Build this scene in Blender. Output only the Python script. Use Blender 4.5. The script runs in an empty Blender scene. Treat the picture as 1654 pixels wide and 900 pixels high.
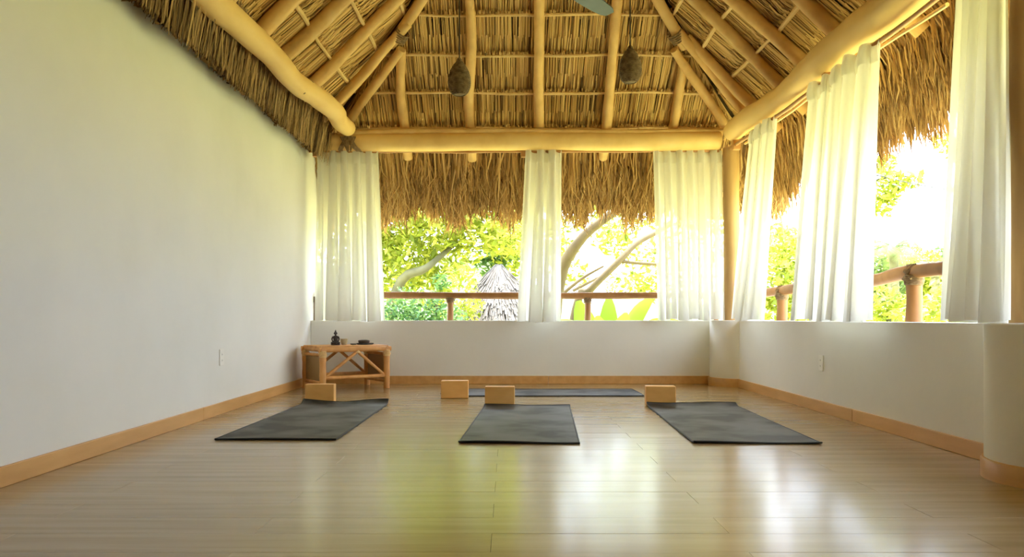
import bpy, bmesh, math, random
import numpy as np
from mathutils import Vector, Matrix

random.seed(7); rng = np.random.default_rng(11)
S = bpy.context.scene
COL = S.collection
PI = math.pi

# ------------------------------------------------------------------ camera, world, sun, exposure
cd = bpy.data.cameras.new('camera'); cam = bpy.data.objects.new('camera', cd); COL.objects.link(cam)
cam.location = (0, 0, 0.68); cam.rotation_euler = (PI/2, 0, 0)
cd.sensor_width = 36; cd.lens = 1280/1654*36
cd.shift_x = 7/1654; cd.shift_y = 64/1654; cd.clip_end = 600
S.camera = cam

W = bpy.data.worlds.new('sky'); S.world = W; W.use_nodes = True
bg = W.node_tree.nodes['Background']
bg.inputs[0].default_value = (0.85, 0.97, 1.13, 1); bg.inputs[1].default_value = 5.0

sl = bpy.data.lights.new('sun', 'SUN'); sl.energy = 16; sl.angle = math.radians(1.5); sl.color = (1, .955, .87)
sun = bpy.data.objects.new('sun', sl); COL.objects.link(sun)
sun.rotation_euler = Vector((.26, .20, .93)).to_track_quat('Z', 'Y').to_euler()

S.view_settings.view_transform = 'Standard'; S.view_settings.look = 'None'
S.view_settings.gamma = 1; S.view_settings.use_curve_mapping = False
S.view_settings.exposure = 0.66
S.cycles.max_bounces = 10; S.cycles.diffuse_bounces = 7; S.cycles.glossy_bounces = 4
S.cycles.transparent_max_bounces = 16; S.cycles.transmission_bounces = 8
S.cycles.sample_clamp_indirect = 8; S.cycles.use_denoising = True
S.cycles.caustics_reflective = False; S.cycles.caustics_refractive = False

# ------------------------------------------------------------------ materials
MATS = {}
def new_mat(name):
    m = bpy.data.materials.new(name); m.use_nodes = True
    nt = m.node_tree; b = nt.nodes['Principled BSDF']
    MATS[name] = m
    return m, nt, b
def N(nt, typ, **kw):
    n = nt.nodes.new(typ)
    for k, v in kw.items(): setattr(n, k, v)
    return n
def ramp(nt, stops):
    r = N(nt, 'ShaderNodeValToRGB'); e = r.color_ramp.elements
    while len(e) < len(stops): e.new(.5)
    for i, (p, c) in enumerate(stops):
        e[i].position = p; e[i].color = (*c, 1)
    return r
def noise_mat(name, stops, scale=(5, 5, 5), detail=4, rough=.6, bump=0, bscale=None, spec=.5, dist=.01, coord='Object', rnd=0):
    m, nt, b = new_mat(name); L = nt.links
    tc = N(nt, 'ShaderNodeTexCoord'); mp = N(nt, 'ShaderNodeMapping'); mp.inputs['Scale'].default_value = scale
    L.new(tc.outputs[coord], mp.inputs[0])
    vec = mp.outputs[0]
    if rnd:
        oi = N(nt, 'ShaderNodeObjectInfo'); ad = N(nt, 'ShaderNodeVectorMath', operation='ADD')
        mu = N(nt, 'ShaderNodeMath', operation='MULTIPLY'); mu.inputs[1].default_value = 37
        L.new(oi.outputs['Random'], mu.inputs[0]); L.new(mp.outputs[0], ad.inputs[0]); L.new(mu.outputs[0], ad.inputs[1])
        vec = ad.outputs[0]
    no = N(nt, 'ShaderNodeTexNoise'); no.inputs['Scale'].default_value = 1; no.inputs['Detail'].default_value = detail
    L.new(vec, no.inputs['Vector'])
    r = ramp(nt, stops); L.new(no.outputs[0], r.inputs[0])
    out = r.outputs[0]
    if rnd:
        hs = N(nt, 'ShaderNodeHueSaturation'); mr = N(nt, 'ShaderNodeMapRange')
        mr.inputs[3].default_value = 1-rnd; mr.inputs[4].default_value = 1+rnd
        L.new(oi.outputs['Random'], mr.inputs[0]); L.new(mr.outputs[0], hs.inputs['Value']); L.new(out, hs.inputs['Color'])
        out = hs.outputs[0]
    L.new(out, b.inputs['Base Color'])
    b.inputs['Roughness'].default_value = rough; b.inputs['Specular IOR Level'].default_value = spec
    if bump:
        n2 = no
        if bscale:
            mp2 = N(nt, 'ShaderNodeMapping'); mp2.inputs['Scale'].default_value = bscale; L.new(tc.outputs[coord], mp2.inputs[0])
            n2 = N(nt, 'ShaderNodeTexNoise'); n2.inputs['Scale'].default_value = 1; n2.inputs['Detail'].default_value = 4
            L.new(mp2.outputs[0], n2.inputs['Vector'])
        bp = N(nt, 'ShaderNodeBump'); bp.inputs['Strength'].default_value = bump; bp.inputs['Distance'].default_value = dist
        L.new(n2.outputs[0], bp.inputs['Height']); L.new(bp.outputs[0], b.inputs['Normal'])
    return m
def island_mat(name, stops, rough=.75, spec=.3, transl=None):
    m, nt, b = new_mat(name); L = nt.links
    g = N(nt, 'ShaderNodeNewGeometry'); r = ramp(nt, stops); L.new(g.outputs['Random Per Island'], r.inputs[0])
    L.new(r.outputs[0], b.inputs['Base Color']); b.inputs['Roughness'].default_value = rough
    b.inputs['Specular IOR Level'].default_value = spec
    if transl:
        t = N(nt, 'ShaderNodeBsdfTranslucent'); mx = N(nt, 'ShaderNodeMixShader'); mx.inputs[0].default_value = transl
        r2 = N(nt, 'ShaderNodeMixRGB', blend_type='MULTIPLY'); r2.inputs[0].default_value = 1; r2.inputs[2].default_value = (1.0, 1.0, .55, 1)
        gm = N(nt, 'ShaderNodeGamma'); gm.inputs[1].default_value = .62
        L.new(r.outputs[0], gm.inputs[0]); L.new(gm.outputs[0], r2.inputs[1]); L.new(r2.outputs[0], t.inputs[0])
        L.new(b.outputs[0], mx.inputs[1]); L.new(t.outputs[0], mx.inputs[2])
        L.new(mx.outputs[0], nt.nodes['Material Output'].inputs[0])
    return m

M_PLASTER = noise_mat('plaster', [(.25, (.775, .765, .70)), (.5, (.815, .805, .745)), (.75, (.845, .835, .775))], (1.6,)*3, 6, .75, .2, (9, 9, 9), .3, .01)
M_FLOOR = noise_mat('floor_wood', [(.25, (.33, .23, .108)), (.5, (.40, .288, .14)), (.78, (.47, .35, .182))], (1.1, 16, 16), 5, .2, .014, (2.0, 9, 2), .62, .004, rnd=.05)
M_SUB = noise_mat('floor_joint', [(.3, (.22, .155, .085)), (.7, (.26, .18, .10))], (5,)*3, 2, .8)
M_BASE = noise_mat('baseboard_wood', [(.3, (.60, .325, .105)), (.7, (.72, .42, .155))], (14, 2.2, 14), 5, .4, .05, spec=.4, rnd=.06)
M_LOG = noise_mat('peeled_log', [(.2, (.74, .47, .165)), (.5, (.86, .59, .22)), (.8, (.90, .65, .28))], (5, 1.6, 5), 5, .55, .15, (16, 5, 16), .35, .012, rnd=.05)
M_RAFTER = noise_mat('pole_wood', [(.2, (.54, .325, .115)), (.5, (.72, .465, .175)), (.8, (.80, .55, .235))], (7, 4, 7), 5, .6, .2, (24, 12, 24), .35, .012, rnd=.1)
M_LATH = noise_mat('lath_wood', [(.2, (.66, .44, .17)), (.8, (.86, .63, .30))], (6, 6, 6), 3, .65, rnd=.1)
M_ORANGE = noise_mat('orange_wood', [(.25, (.40, .19, .065)), (.75, (.56, .30, .11))], (9, 9, 3), 5, .5, .1, spec=.4, rnd=.08)
M_RAIL = noise_mat('rail_wood', [(.25, (.32, .14, .04)), (.75, (.46, .23, .075))], (9, 9, 3), 5, .5, .1, spec=.4, rnd=.08)
M_ROD = noise_mat('rod_wood', [(.25, (.42, .20, .07)), (.75, (.58, .31, .12))], (6, 6, 6), 3, .5, rnd=.06)
M_POST = noise_mat('post_wood', [(.2, (.36, .21, .08)), (.55, (.50, .31, .12)), (.85, (.58, .39, .17))], (9, 9, 1.6), 5, .55, .2, (20, 20, 5), .35, .01)
M_ROPE = noise_mat('fibre_rope', [(.3, (.17, .10, .045)), (.7, (.33, .22, .11))], (40,)*3, 3, .85, .4)
M_BLOCK = noise_mat('block_wood', [(.25, (.68, .36, .10)), (.55, (.80, .455, .14)), (.8, (.86, .53, .19))], (4, 30, 9), 5, .5, .03, spec=.35, rnd=.06)
M_CANE = noise_mat('table_cane', [(.2, (.54, .24, .07)), (.55, (.74, .38, .12)), (.85, (.82, .49, .19))], (12, 12, 5), 4, .45, .1, spec=.45, rnd=.08)
M_DARKOBJ = noise_mat('dark_bronze', [(.3, (.02, .014, .012)), (.7, (.05, .034, .026))], (40,)*3, 3, .45)
M_BROWNOBJ = noise_mat('dark_brown_clay', [(.3, (.045, .028, .02)), (.7, (.085, .055, .038))], (40,)*3, 3, .5)
M_SLATE = noise_mat('slate', [(.3, (.06, .06, .05)), (.7, (.11, .105, .085))], (30,)*3, 3, .7)
M_BEIGE = noise_mat('beige_ceramic', [(.3, (.48, .40, .22)), (.7, (.58, .50, .30))], (30,)*3, 3, .5)
M_PLATE = noise_mat('white_plastic', [(.3, (.84, .83, .76)), (.7, (.86, .85, .78))], (9,)*3, 1, .35)
M_SLOT = noise_mat('dark_slot', [(.3, (.05, .05, .05)), (.7, (.07, .07, .07))], (9,)*3, 1, .6)
M_FAN = noise_mat('fan_metal', [(.3, (.075, .10, .11)), (.7, (.10, .13, .14))], (5,)*3, 2, .5, spec=.4)
M_BASKET = noise_mat('dark_wicker', [(.3, (.09, .055, .02)), (.7, (.24, .155, .07))], (30,)*3, 3, .8)
M_BARK = noise_mat('pale_bark', [(.25, (.06, .058, .025)), (.75, (.15, .14, .07))], (4, 4, 4), 5, .8, .4, (9, 9, 9))
M_BARKR = noise_mat('reddish_bark', [(.25, (.085, .06, .025)), (.75, (.17, .125, .055))], (4, 4, 4), 5, .8, .4, (9, 9, 9))
M_GROUND = noise_mat('ground_bounce', [(.3, (.47, .465, .17)), (.7, (.57, .545, .235))], (.5,)*3, 5, .9)  # unseen ground, colour raised to bounce warm light up onto the ceiling
M_HILL = noise_mat('hill_green', [(.3, (.10, .16, .06)), (.7, (.20, .26, .11))], (.12,)*3, 6, .9)
M_WIRE = noise_mat('black_cable', [(.3, (.03, .03, .03)), (.7, (.05, .05, .05))], (9,)*3, 1, .6)
M_BACK = noise_mat('thatch_core', [(.3, (.055, .034, .013)), (.7, (.13, .08, .03))], (25,)*3, 4, .95)

M_STICK = island_mat('thatch_stalks', [(0, (.11, .06, .015)), (.15, (.34, .185, .055)), (.4, (.64, .40, .13)), (.8, (.84, .58, .23)), (1, (.54, .28, .08))])
M_FRINGE = island_mat('thatch_fringe', [(0, (.13, .065, .02)), (.3, (.38, .215, .07)), (.7, (.62, .39, .145)), (1, (.76, .53, .23))])
M_WALLTHATCH = island_mat('wall_thatch', [(0, (.08, .045, .018)), (.4, (.26, .155, .06)), (.8, (.46, .29, .12)), (1, (.58, .39, .18))])
M_GREYTHATCH = island_mat('grey_thatch', [(0, (.06, .05, .045)), (.5, (.13, .115, .105)), (1, (.25, .23, .21))])
M_LEAF = island_mat('leaf_yellow_green', [(0, (.085, .13, .008)), (.4, (.24, .30, .025)), (1, (.52, .52, .09))], .5, .4, .5)
M_LEAFD = island_mat('leaf_deep_green', [(0, (.02, .07, .02)), (.5, (.045, .13, .035)), (1, (.10, .19, .045))], .5, .4, .4)
M_LEAFP = island_mat('leaf_palm', [(0, (.06, .12, .03)), (1, (.15, .21, .06))], .5, .4, .4)
M_BANANA = island_mat('leaf_banana', [(0, (.035, .14, .004)), (1, (.075, .20, .008))], .4, .5, .5)

# yoga mat: dark rubber with worn paler and darker patches
m, nt, b = new_mat('mat_rubber'); L = nt.links
tc = N(nt, 'ShaderNodeTexCoord'); oi = N(nt, 'ShaderNodeObjectInfo')
ad = N(nt, 'ShaderNodeVectorMath', operation='ADD'); L.new(tc.outputs['Object'], ad.inputs[0])
mu = N(nt, 'ShaderNodeMath', operation='MULTIPLY'); mu.inputs[1].default_value = 19; L.new(oi.outputs['Random'], mu.inputs[0]); L.new(mu.outputs[0], ad.inputs[1])
no = N(nt, 'ShaderNodeTexNoise'); no.inputs['Scale'].default_value = 3.2; no.inputs['Detail'].default_value = 3; L.new(ad.outputs[0], no.inputs['Vector'])
r = ramp(nt, [(.40, (.014, .016, .015)), (.48, (.058, .06, .058)), (.62, (.105, .108, .107))]); L.new(no.outputs[0], r.inputs[0]); L.new(r.outputs[0], b.inputs['Base Color'])
b.inputs['Roughness'].default_value = .55; b.inputs['Specular IOR Level'].default_value = .35
n2 = N(nt, 'ShaderNodeTexNoise'); n2.inputs['Scale'].default_value = 220; L.new(tc.outputs['Object'], n2.inputs['Vector'])
bp = N(nt, 'ShaderNodeBump'); bp.inputs['Strength'].default_value = .25; bp.inputs['Distance'].default_value = .002
L.new(n2.outputs[0], bp.inputs['Height']); L.new(bp.outputs[0], b.inputs['Normal'])
M_MAT = m
m, nt, b = new_mat('mat_edge'); b.inputs['Base Color'].default_value = (.009, .009, .009, 1); b.inputs['Roughness'].default_value = .6
M_MATEDGE = m
# woven cane panel
m, nt, b = new_mat('woven_cane'); L = nt.links
tc = N(nt, 'ShaderNodeTexCoord'); ch = N(nt, 'ShaderNodeTexChecker'); ch.inputs['Scale'].default_value = 75
ch.inputs[1].default_value = (.42, .27, .11, 1); ch.inputs[2].default_value = (.30, .18, .07, 1)
L.new(tc.outputs['Object'], ch.inputs[0]); L.new(ch.outputs[0], b.inputs['Base Color']); b.inputs['Roughness'].default_value = .7
M_WOVEN = m
# curtains
m, nt, b = new_mat('sheer_cotton'); L = nt.links
d = N(nt, 'ShaderNodeBsdfDiffuse'); d.inputs[0].default_value = (.78, .77, .725, 1)
t = N(nt, 'ShaderNodeBsdfTranslucent'); t.inputs[0].default_value = (.90, .885, .82, 1)
tr = N(nt, 'ShaderNodeBsdfTransparent'); tr.inputs[0].default_value = (1, 1, 1, 1)
m1 = N(nt, 'ShaderNodeMixShader'); m1.inputs[0].default_value = .50
m2 = N(nt, 'ShaderNodeMixShader'); m2.inputs[0].default_value = .12
tc = N(nt, 'ShaderNodeTexCoord'); wv = N(nt, 'ShaderNodeTexNoise'); wv.inputs['Scale'].default_value = 300
L.new(tc.outputs['Object'], wv.inputs['Vector']); bp = N(nt, 'ShaderNodeBump'); bp.inputs['Strength'].default_value = .08; bp.inputs['Distance'].default_value = .002
L.new(wv.outputs[0], bp.inputs['Height']); L.new(bp.outputs[0], d.inputs['Normal'])
L.new(d.outputs[0], m1.inputs[1]); L.new(t.outputs[0], m1.inputs[2]); L.new(m1.outputs[0], m2.inputs[1]); L.new(tr.outputs[0], m2.inputs[2])
L.new(m2.outputs[0], nt.nodes['Material Output'].inputs[0])
M_CURTAIN = m

# ------------------------------------------------------------------ helpers
def tag(o, label=None, cat=None, group=None, kind=None):
    if label: o['label'] = label
    if cat: o['category'] = cat
    if group: o['group'] = group
    if kind: o['kind'] = kind
    return o
def empty(name, loc=(0, 0, 0), rz=0):
    o = bpy.data.objects.new(name, None); COL.objects.link(o); o.location = loc; o.rotation_euler.z = rz
    o.empty_display_size = .1
    return o
def fast_mesh(name, verts, faces, mat, parent=None, smooth=False, loc=None):
    verts = np.asarray(verts, dtype=np.float32).reshape(-1, 3)
    me = bpy.data.meshes.new(name)
    if isinstance(faces, np.ndarray):
        k = faces.shape[1]; nf = faces.shape[0]
        me.vertices.add(len(verts)); me.vertices.foreach_set('co', verts.ravel())
        me.loops.add(nf*k); me.loops.foreach_set('vertex_index', faces.astype(np.int32).ravel())
        me.polygons.add(nf); me.polygons.foreach_set('loop_start', np.arange(0, nf*k, k, dtype=np.int32))
        me.update(calc_edges=True); me.validate()
    else:
        me.from_pydata([tuple(map(float, v)) for v in verts], [], faces); me.update()
    if smooth: me.polygons.foreach_set('use_smooth', [True]*len(me.polygons))
    me.materials.append(mat)
    o = bpy.data.objects.new(name, me); COL.objects.link(o)
    if parent: o.parent = parent
    if loc is not None: o.location = loc
    return o
class MB:
    """collects shapes of ONE part"""
    def __init__(s): s.v = []; s.f = []; s.sm = False
    def add(s, v, f):
        k = len(s.v); s.v += [tuple(x) for x in v]; s.f += [tuple(i+k for i in q) for q in f]; return s
    def box(s, lo, hi, M=None):
        x0, y0, z0 = lo; x1, y1, z1 = hi
        v = [(x0,y0,z0),(x1,y0,z0),(x1,y1,z0),(x0,y1,z0),(x0,y0,z1),(x1,y0,z1),(x1,y1,z1),(x0,y1,z1)]
        if M: v = [tuple(M @ Vector(p)) for p in v]
        return s.add(v, [(0,3,2,1),(4,5,6,7),(0,1,5,4),(1,2,6,5),(2,3,7,6),(3,0,4,7)])
    def tube(s, pts, rad, seg=10, caps=True):
        s.sm = True
        pts = [Vector(p) for p in pts]; n = len(pts)
        if not hasattr(rad, '__len__'): rad = [rad]*n
        v = []; f = []
        t0 = (pts[1]-pts[0]).normalized()
        up = Vector((0, 0, 1)) if abs(t0.z) < .9 else Vector((1, 0, 0))
        a = t0.cross(up).normalized()
        for i, p in enumerate(pts):
            t = (pts[min(i+1, n-1)]-pts[max(i-1, 0)]).normalized()
            a = (a - t*a.dot(t)).normalized(); b_ = t.cross(a)
            for k in range(seg):
                w = 2*PI*k/seg
                v.append(p + (a*math.cos(w)+b_*math.sin(w))*rad[i])
        for i in range(n-1):
            for k in range(seg):
                k2 = (k+1) % seg
                f.append((i*seg+k, i*seg+k2, (i+1)*seg+k2, (i+1)*seg+k))
        if caps:
            f.append(tuple(reversed(range(seg)))); f.append(tuple(range((n-1)*seg, n*seg)))
        return s.add(v, f)
    def lathe(s, prof, seg=24, c=(0, 0, 0), sx=1, sy=1):
        s.sm = True; v = []; f = []
        for r, z in prof:
            for k in range(seg):
                w = 2*PI*k/seg; v.append((c[0]+r*math.cos(w)*sx, c[1]+r*math.sin(w)*sy, c[2]+z))
        for i in range(len(prof)-1):
            for k in range(seg):
                k2 = (k+1) % seg; f.append((i*seg+k, i*seg+k2, (i+1)*seg+k2, (i+1)*seg+k))
        f.append(tuple(reversed(range(seg)))); f.append(tuple(range((len(prof)-1)*seg, len(prof)*seg)))
        return s.add(v, f)
    def build(s, name, mat, parent=None, bevel=0, smooth=None, loc=None):
        o = fast_mesh(name, s.v, s.f, mat, parent, s.sm if smooth is None else smooth, loc)
        if s.sm and smooth is None: sharp(o)
        if bevel:
            md = o.modifiers.new('bevel', 'BEVEL'); md.width = bevel; md.segments = 2; md.limit_method = 'ANGLE'
        return o
def sharp(o, ang=50):
    bm = bmesh.new(); bm.from_mesh(o.data)
    for e in bm.edges:
        if len(e.link_faces) == 2 and e.calc_face_angle(0) > math.radians(ang): e.smooth = False
    bm.to_mesh(o.data); bm.free()
def catmull(pts, n):
    """smooth path through pts, n samples per span"""
    P = [Vector(p) for p in pts]; out = []
    for i in range(len(P)-1):
        p0 = P[max(i-1, 0)]; p1 = P[i]; p2 = P[i+1]; p3 = P[min(i+2, len(P)-1)]
        for k in range(n):
            t = k/n
            out.append(.5*((2*p1)+(p2-p0)*t+(2*p0-5*p1+4*p2-p3)*t*t+(3*p1-p0-3*p2+p3)*t**3))
    out.append(P[-1]); return out
def wob(i, amp, ph): return amp*(math.sin(i*.9+ph)+.6*math.sin(i*2.1+ph*2.3))
def log_path(a, b, n, amp, seed):
    """gently crooked pole from a to b"""
    r_ = random.Random(seed); a = Vector(a); b = Vector(b); d = (b-a); t = d.normalized()
    s1 = t.orthogonal().normalized(); s2 = t.cross(s1); p1 = r_.random()*6; p2 = r_.random()*6; f1 = r_.uniform(.8, 1.5); f2 = r_.uniform(1.8, 3.)
    out = []
    for i in range(n+1):
        u = i/n; x = u*d.length
        o = s1*amp*(math.sin(f1*x*2+p1)+.45*math.sin(f2*x*2+p2))+s2*amp*(math.sin(f1*x*1.7+p2)+.45*math.sin(f2*x*2.3+p1))
        out.append(a+d*u+o)
    return out
def log_rad(n, r0, r1, var, seed):
    r_ = random.Random(seed*3+1); p = r_.random()*6
    return [(r0+(r1-r0)*i/n)*(1+var*math.sin(i*.8+p)+var*.6*math.sin(i*2.3+2*p)) for i in range(n+1)]

# ------------------------------------------------------------------ room shell
XL, XR, YB, YF, SILL = -2.04, 2.27, 8.20, -2.0, .655
mb = MB(); mb.box((XL-.2, YF, -.15), (XR+.3, YB+.3, -.012))
floor = mb.build('floor', M_SUB); tag(floor, 'pale beige laminate plank floor with a soft gloss', 'floor', kind='structure')
# planks, 0.2 m wide, half bond, 1.5 m long
plank_mesh = {}
def plank(x0, x1, y0, y1):
    key = (round(x1-x0, 3), round(y1-y0, 3)); hx = (x1-x0)/2-.0004; hy = (y1-y0)/2-.0003; c = .0006
    if key not in plank_mesh:
        v = [(-hx, -hy, -.012), (hx, -hy, -.012), (hx, hy, -.012), (-hx, hy, -.012),
             (-hx, -hy, -c), (hx, -hy, -c), (hx, hy, -c), (-hx, hy, -c),
             (-hx+c, -hy+c, 0), (hx-c, -hy+c, 0), (hx-c, hy-c, 0), (-hx+c, hy-c, 0)]
        f = [(0,1,5,4),(1,2,6,5),(2,3,7,6),(3,0,4,7),(4,5,9,8),(5,6,10,9),(6,7,11,10),(7,4,8,11),(8,9,10,11)]
        me = bpy.data.meshes.new('plank'); me.from_pydata(v, [], f); me.update(); me.materials.append(M_FLOOR); plank_mesh[key] = me
    o = bpy.data.objects.new('plank', plank_mesh[key]); COL.objects.link(o); o.parent = floor
    o.location = ((x0+x1)/2, (y0+y1)/2, random.uniform(-.0003, .0003)); o.rotation_euler = (random.uniform(-.0011, .0011), random.uniform(-.0003, .0003), 0)
k = 0; y = -1.9
while y < YB-.01:
    y1 = min(y+.2, YB)
    off = -.05 if k % 2 == 1 else .70
    xs = [XL] + [off+1.5*j for j in range(-3, 4) if XL+.08 < off+1.5*j < XR-.08] + [XR]
    for a, b_ in zip(xs[:-1], xs[1:]): plank(a, b_, y, y1)
    y += .2; k += 1

def wall(name, lo, hi, label):
    o = MB().box(lo, hi).build(name, M_PLASTER, bevel=.006); return tag(o, label, 'wall', kind='structure')
wall_left = wall('wall_left', (XL-.2, YF, -.012), (XL, YB+.3, 2.475), 'tall plain cream plaster wall rising to the thatch')
wall_back = wall('wall_back', (XL, YB, -.012), (XR, YB+.3, SILL), 'low cream plaster wall under the curtained far opening')
prof = [(YF, -.012), (YB+.3, -.012), (YB+.3, SILL), (3.0, SILL), (1.9, SILL), (1.9, 2.36), (YF, 2.36)]
mb = MB(); mb.add([(x, y_, z_) for x in (XR, XR+.3) for y_, z_ in prof], [(0, 1, 2, 3, 4), (0, 4, 5, 6), (11, 10, 9, 8, 7), (13, 12, 11, 7)]+[(i+7, (i+1) % 7+7, (i+1) % 7, i) for i in range(7)])
tag(mb.build('wall_right', M_PLASTER), 'low cream plaster wall under the curtained side opening', 'wall', kind='structure')
mb = MB(); mb.add([(XL-.2, YF-.2, -.012), (XR+.3, YF-.2, -.012), (XR+.3, YF-.2, 2.3), (.285, YF-.2, 4.7), (XL-.2, YF-.2, 2.3), (XL-.2, YF, -.012), (XR+.3, YF, -.012), (XR+.3, YF, 2.3), (.285, YF, 4.7), (XL-.2, YF, 2.3)],
    [(0, 1, 2, 3, 4), (9, 8, 7, 6, 5), (0, 5, 6, 1), (1, 6, 7, 2), (2, 7, 8, 3), (3, 8, 9, 4), (4, 9, 5, 0)])
tag(mb.build('wall_front', M_PLASTER), 'cream plaster gable wall behind the camera', 'wall', kind='structure')
COLS = [((2.36, 8.05), .30, 'rounded plaster pier in the far corner carrying a timber post'),
        ((2.32, 3.30), .29, 'rounded plaster pier nearest the camera at the frame edge')]
for i, ((cx, cy), r, lab) in enumerate(COLS):
    mb = MB(); mb.lathe([(r, -.012), (r, SILL-.004), (r-.008, SILL+.004)], 48, (cx, cy, 0))
    o = mb.build('wall_pier', M_PLASTER); tag(o, lab, 'pier', kind='structure')
    rg = MB(); rg.lathe([(r+.014, 0), (r+.014, .076), (r+.008, .084), (r-.02, .084)], 48, (cx, cy, 0))
    rg.build('baseboard_ring', M_BASE, o)

def baseboard(name, boards, label):
    root = empty(name); tag(root, label, 'baseboard', kind='structure')
    for lo, hi in boards:
        c = tuple((a+b_)/2 for a, b_ in zip(lo, hi))
        mb = MB(); mb.box([a-q for a, q in zip(lo, c)], [a-q for a, q in zip(hi, c)])
        mb.build('board', M_BASE, root, bevel=.003, loc=c)
ys = [YF, .31, 2.75, 5.19, 8.0]
baseboard('baseboard_left', [((XL, a+.001, 0), (XL+.015, b_-.001, .083)) for a, b_ in zip([YF, .4, 2.84, 5.28], [.4, 2.84, 5.28, YB-.016])], 'orange wood baseboard along the tall left wall')
baseboard('baseboard_right', [((XR-.015, a+.0025, 0), (XR, b_-.0025, .083)) for a, b_ in [(YF, .31), (.31, 2.75), (3.3, 5.19), (5.19, 7.78)]], 'orange wood baseboard along the low right wall')
baseboard('baseboard_back', [((a+.001, YB-.015, 0), (b_-.001, YB, .083)) for a, b_ in [(XL, .42), (.42, 2.09)]], 'orange wood baseboard along the low back wall')

# ------------------------------------------------------------------ roof
CP, SP = .714, .700                     # cos / sin of the pitch
X0, X1, Y1, ZE = -1.70, 2.27, 8.05, 2.68
XC = (X0+X1)/2; HW = (X1-X0)/2; SMAX = HW/CP
def RP(face, u, s, n):
    if face == 'back': return Vector((u, Y1-s*CP+n*SP, ZE+s*SP+n*CP))
    if face == 'right': return Vector((X1-s*CP+n*SP, u, ZE+s*SP+n*CP))
    return Vector((X0+s*CP-n*SP, u, ZE+s*SP+n*CP))
def RPv(face, u, s, n):
    u = np.asarray(u); s = np.asarray(s); n = np.asarray(n)
    z = ZE+s*SP+n*CP
    if face == 'back': return np.stack([u+0*s, Y1-s*CP+n*SP, z], -1)
    if face == 'right': return np.stack([X1-s*CP+n*SP, u+0*s, z], -1)
    return np.stack([X0+s*CP-n*SP, u+0*s, z], -1)
YR0 = -2.6                              # roof runs on behind the camera
SE = -.74                               # eave
# ceiling core: three thick slabs in one roof shell
mb = MB()
def slab(face, poly, n0=.13, n1=.30):
    k = len(poly); v = [RP(face, u+g*n0, s, n0) for u, s, g in poly]+[RP(face, u+g*n1, s, n1) for u, s, g in poly]
    f = [tuple(range(k)), tuple(reversed(range(k, 2*k)))]+[(i, i+k, (i+1) % k+k, (i+1) % k) for i in range(k)]
    mb.add(v, f)
g = SP*1.04
SX = SMAX+.15
slab('back', [(X0+SE*CP, SE, -g), (X1-SE*CP, SE, g), (XC+.0, SMAX, g), (XC, SMAX, -g)])
slab('left', [(YR0, SE, 0), (Y1-SE*CP, SE, g), (Y1-HW, SMAX, g), (Y1-HW-.05, SX, g), (YR0, SX, 0)])
slab('right', [(YR0, SE, 0), (Y1-SE*CP, SE, g), (Y1-HW, SMAX, g), (Y1-HW-.05, SX, g), (YR0, SX, 0)])
ceiling = mb.build('ceiling', M_BACK, smooth=False); tag(ceiling, 'steep hipped palm thatch roof seen from underneath', 'ceiling', kind='structure')

LS = [-.11, .29, .69, 1.09, 1.49, 1.89, 2.29, 2.69]      # laths up the slope
def ulim(face, s):
    if face == 'back': return X0+s*CP, X1-s*CP
    return YR0, Y1-s*CP
def sticks(face, name):
    A = []; Bp = []; Wd = []
    for ci, sl_ in enumerate(LS+[LS[-1]+.4]):
        u0, u1 = ulim(face, sl_-.46)
        for layer in range(3):
            if face == 'back': us = np.arange(u0, u1, .0115)
            else: us = np.concatenate([np.arange(YR0, 3.2, .06), np.arange(3.2, u1, .013)])
            m_ = len(us); us = us+rng.uniform(-.004, .004, m_)
            wide = np.where(us < 3.2, 2.8, 1.0) if face != 'back' else np.ones(m_)
            if layer == 0:   s_a = sl_+.02+rng.uniform(0, .03, m_); s_b = sl_-.44-rng.uniform(0, .05, m_); na, nb, j = .055, .120, .012
            elif layer == 1: s_a = sl_+.02+rng.uniform(0, .03, m_); s_b = sl_-.42-rng.uniform(0, .06, m_); na, nb, j = .050, .112, .012
            else:            s_a = sl_-.19-rng.uniform(0, .05, m_); s_b = sl_-.41-rng.uniform(0, .04, m_); na, nb, j = .066, .094, .008
            keep = rng.random(m_) < (1, .6, .72)[layer]
            tilt = rng.normal(0, .006, m_)
            # palm bundles near a hip fan with the hip
            lim = np.array([ulim(face, q) for q in s_a]).reshape(-1, 2)
            ua = np.clip(us+tilt, lim[:, 0], lim[:, 1]) if face == 'back' else np.minimum(us+tilt, lim[:, 1])
            a = RPv(face, ua, s_a, na+rng.uniform(-j, j, m_)); b_ = RPv(face, us, s_b, nb+rng.uniform(-j, j, m_))
            A.append(a[keep]); Bp.append(b_[keep]); Wd.append((rng.uniform(.0035, .0068, m_)*wide)[keep])
    A = np.concatenate(A); Bp = np.concatenate(Bp); Wd = np.concatenate(Wd)[:, None]
    if face == 'back': side = np.array([1., 0, 0]); nrm = np.array([0, SP, CP])
    else: side = np.array([0., 1, 0]); nrm = np.array([SP if face == 'right' else -SP, 0, CP])
    mid = (A+Bp)/2-nrm*(.008 if face == 'back' else .018)
    V = np.stack([A+side*Wd, A-nrm*Wd*.9, A-side*Wd, mid+side*Wd*1.1, mid-nrm*Wd, mid-side*Wd*1.1, Bp+side*Wd, Bp-nrm*Wd*.9, Bp-side*Wd], 1).reshape(-1, 3)
    q = np.array([[0, 1, 4, 3], [1, 2, 5, 4], [3, 4, 7, 6], [4, 5, 8, 7]])
    F = (np.arange(len(A))[:, None, None]*9+q[None]).reshape(-1, 4)
    o = fast_mesh(name, V, F, M_STICK, ceiling); o['kind'] = 'stuff'; return o
for fc in ('back', 'left', 'right'): sticks(fc, 'thatch_stalks')

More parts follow.
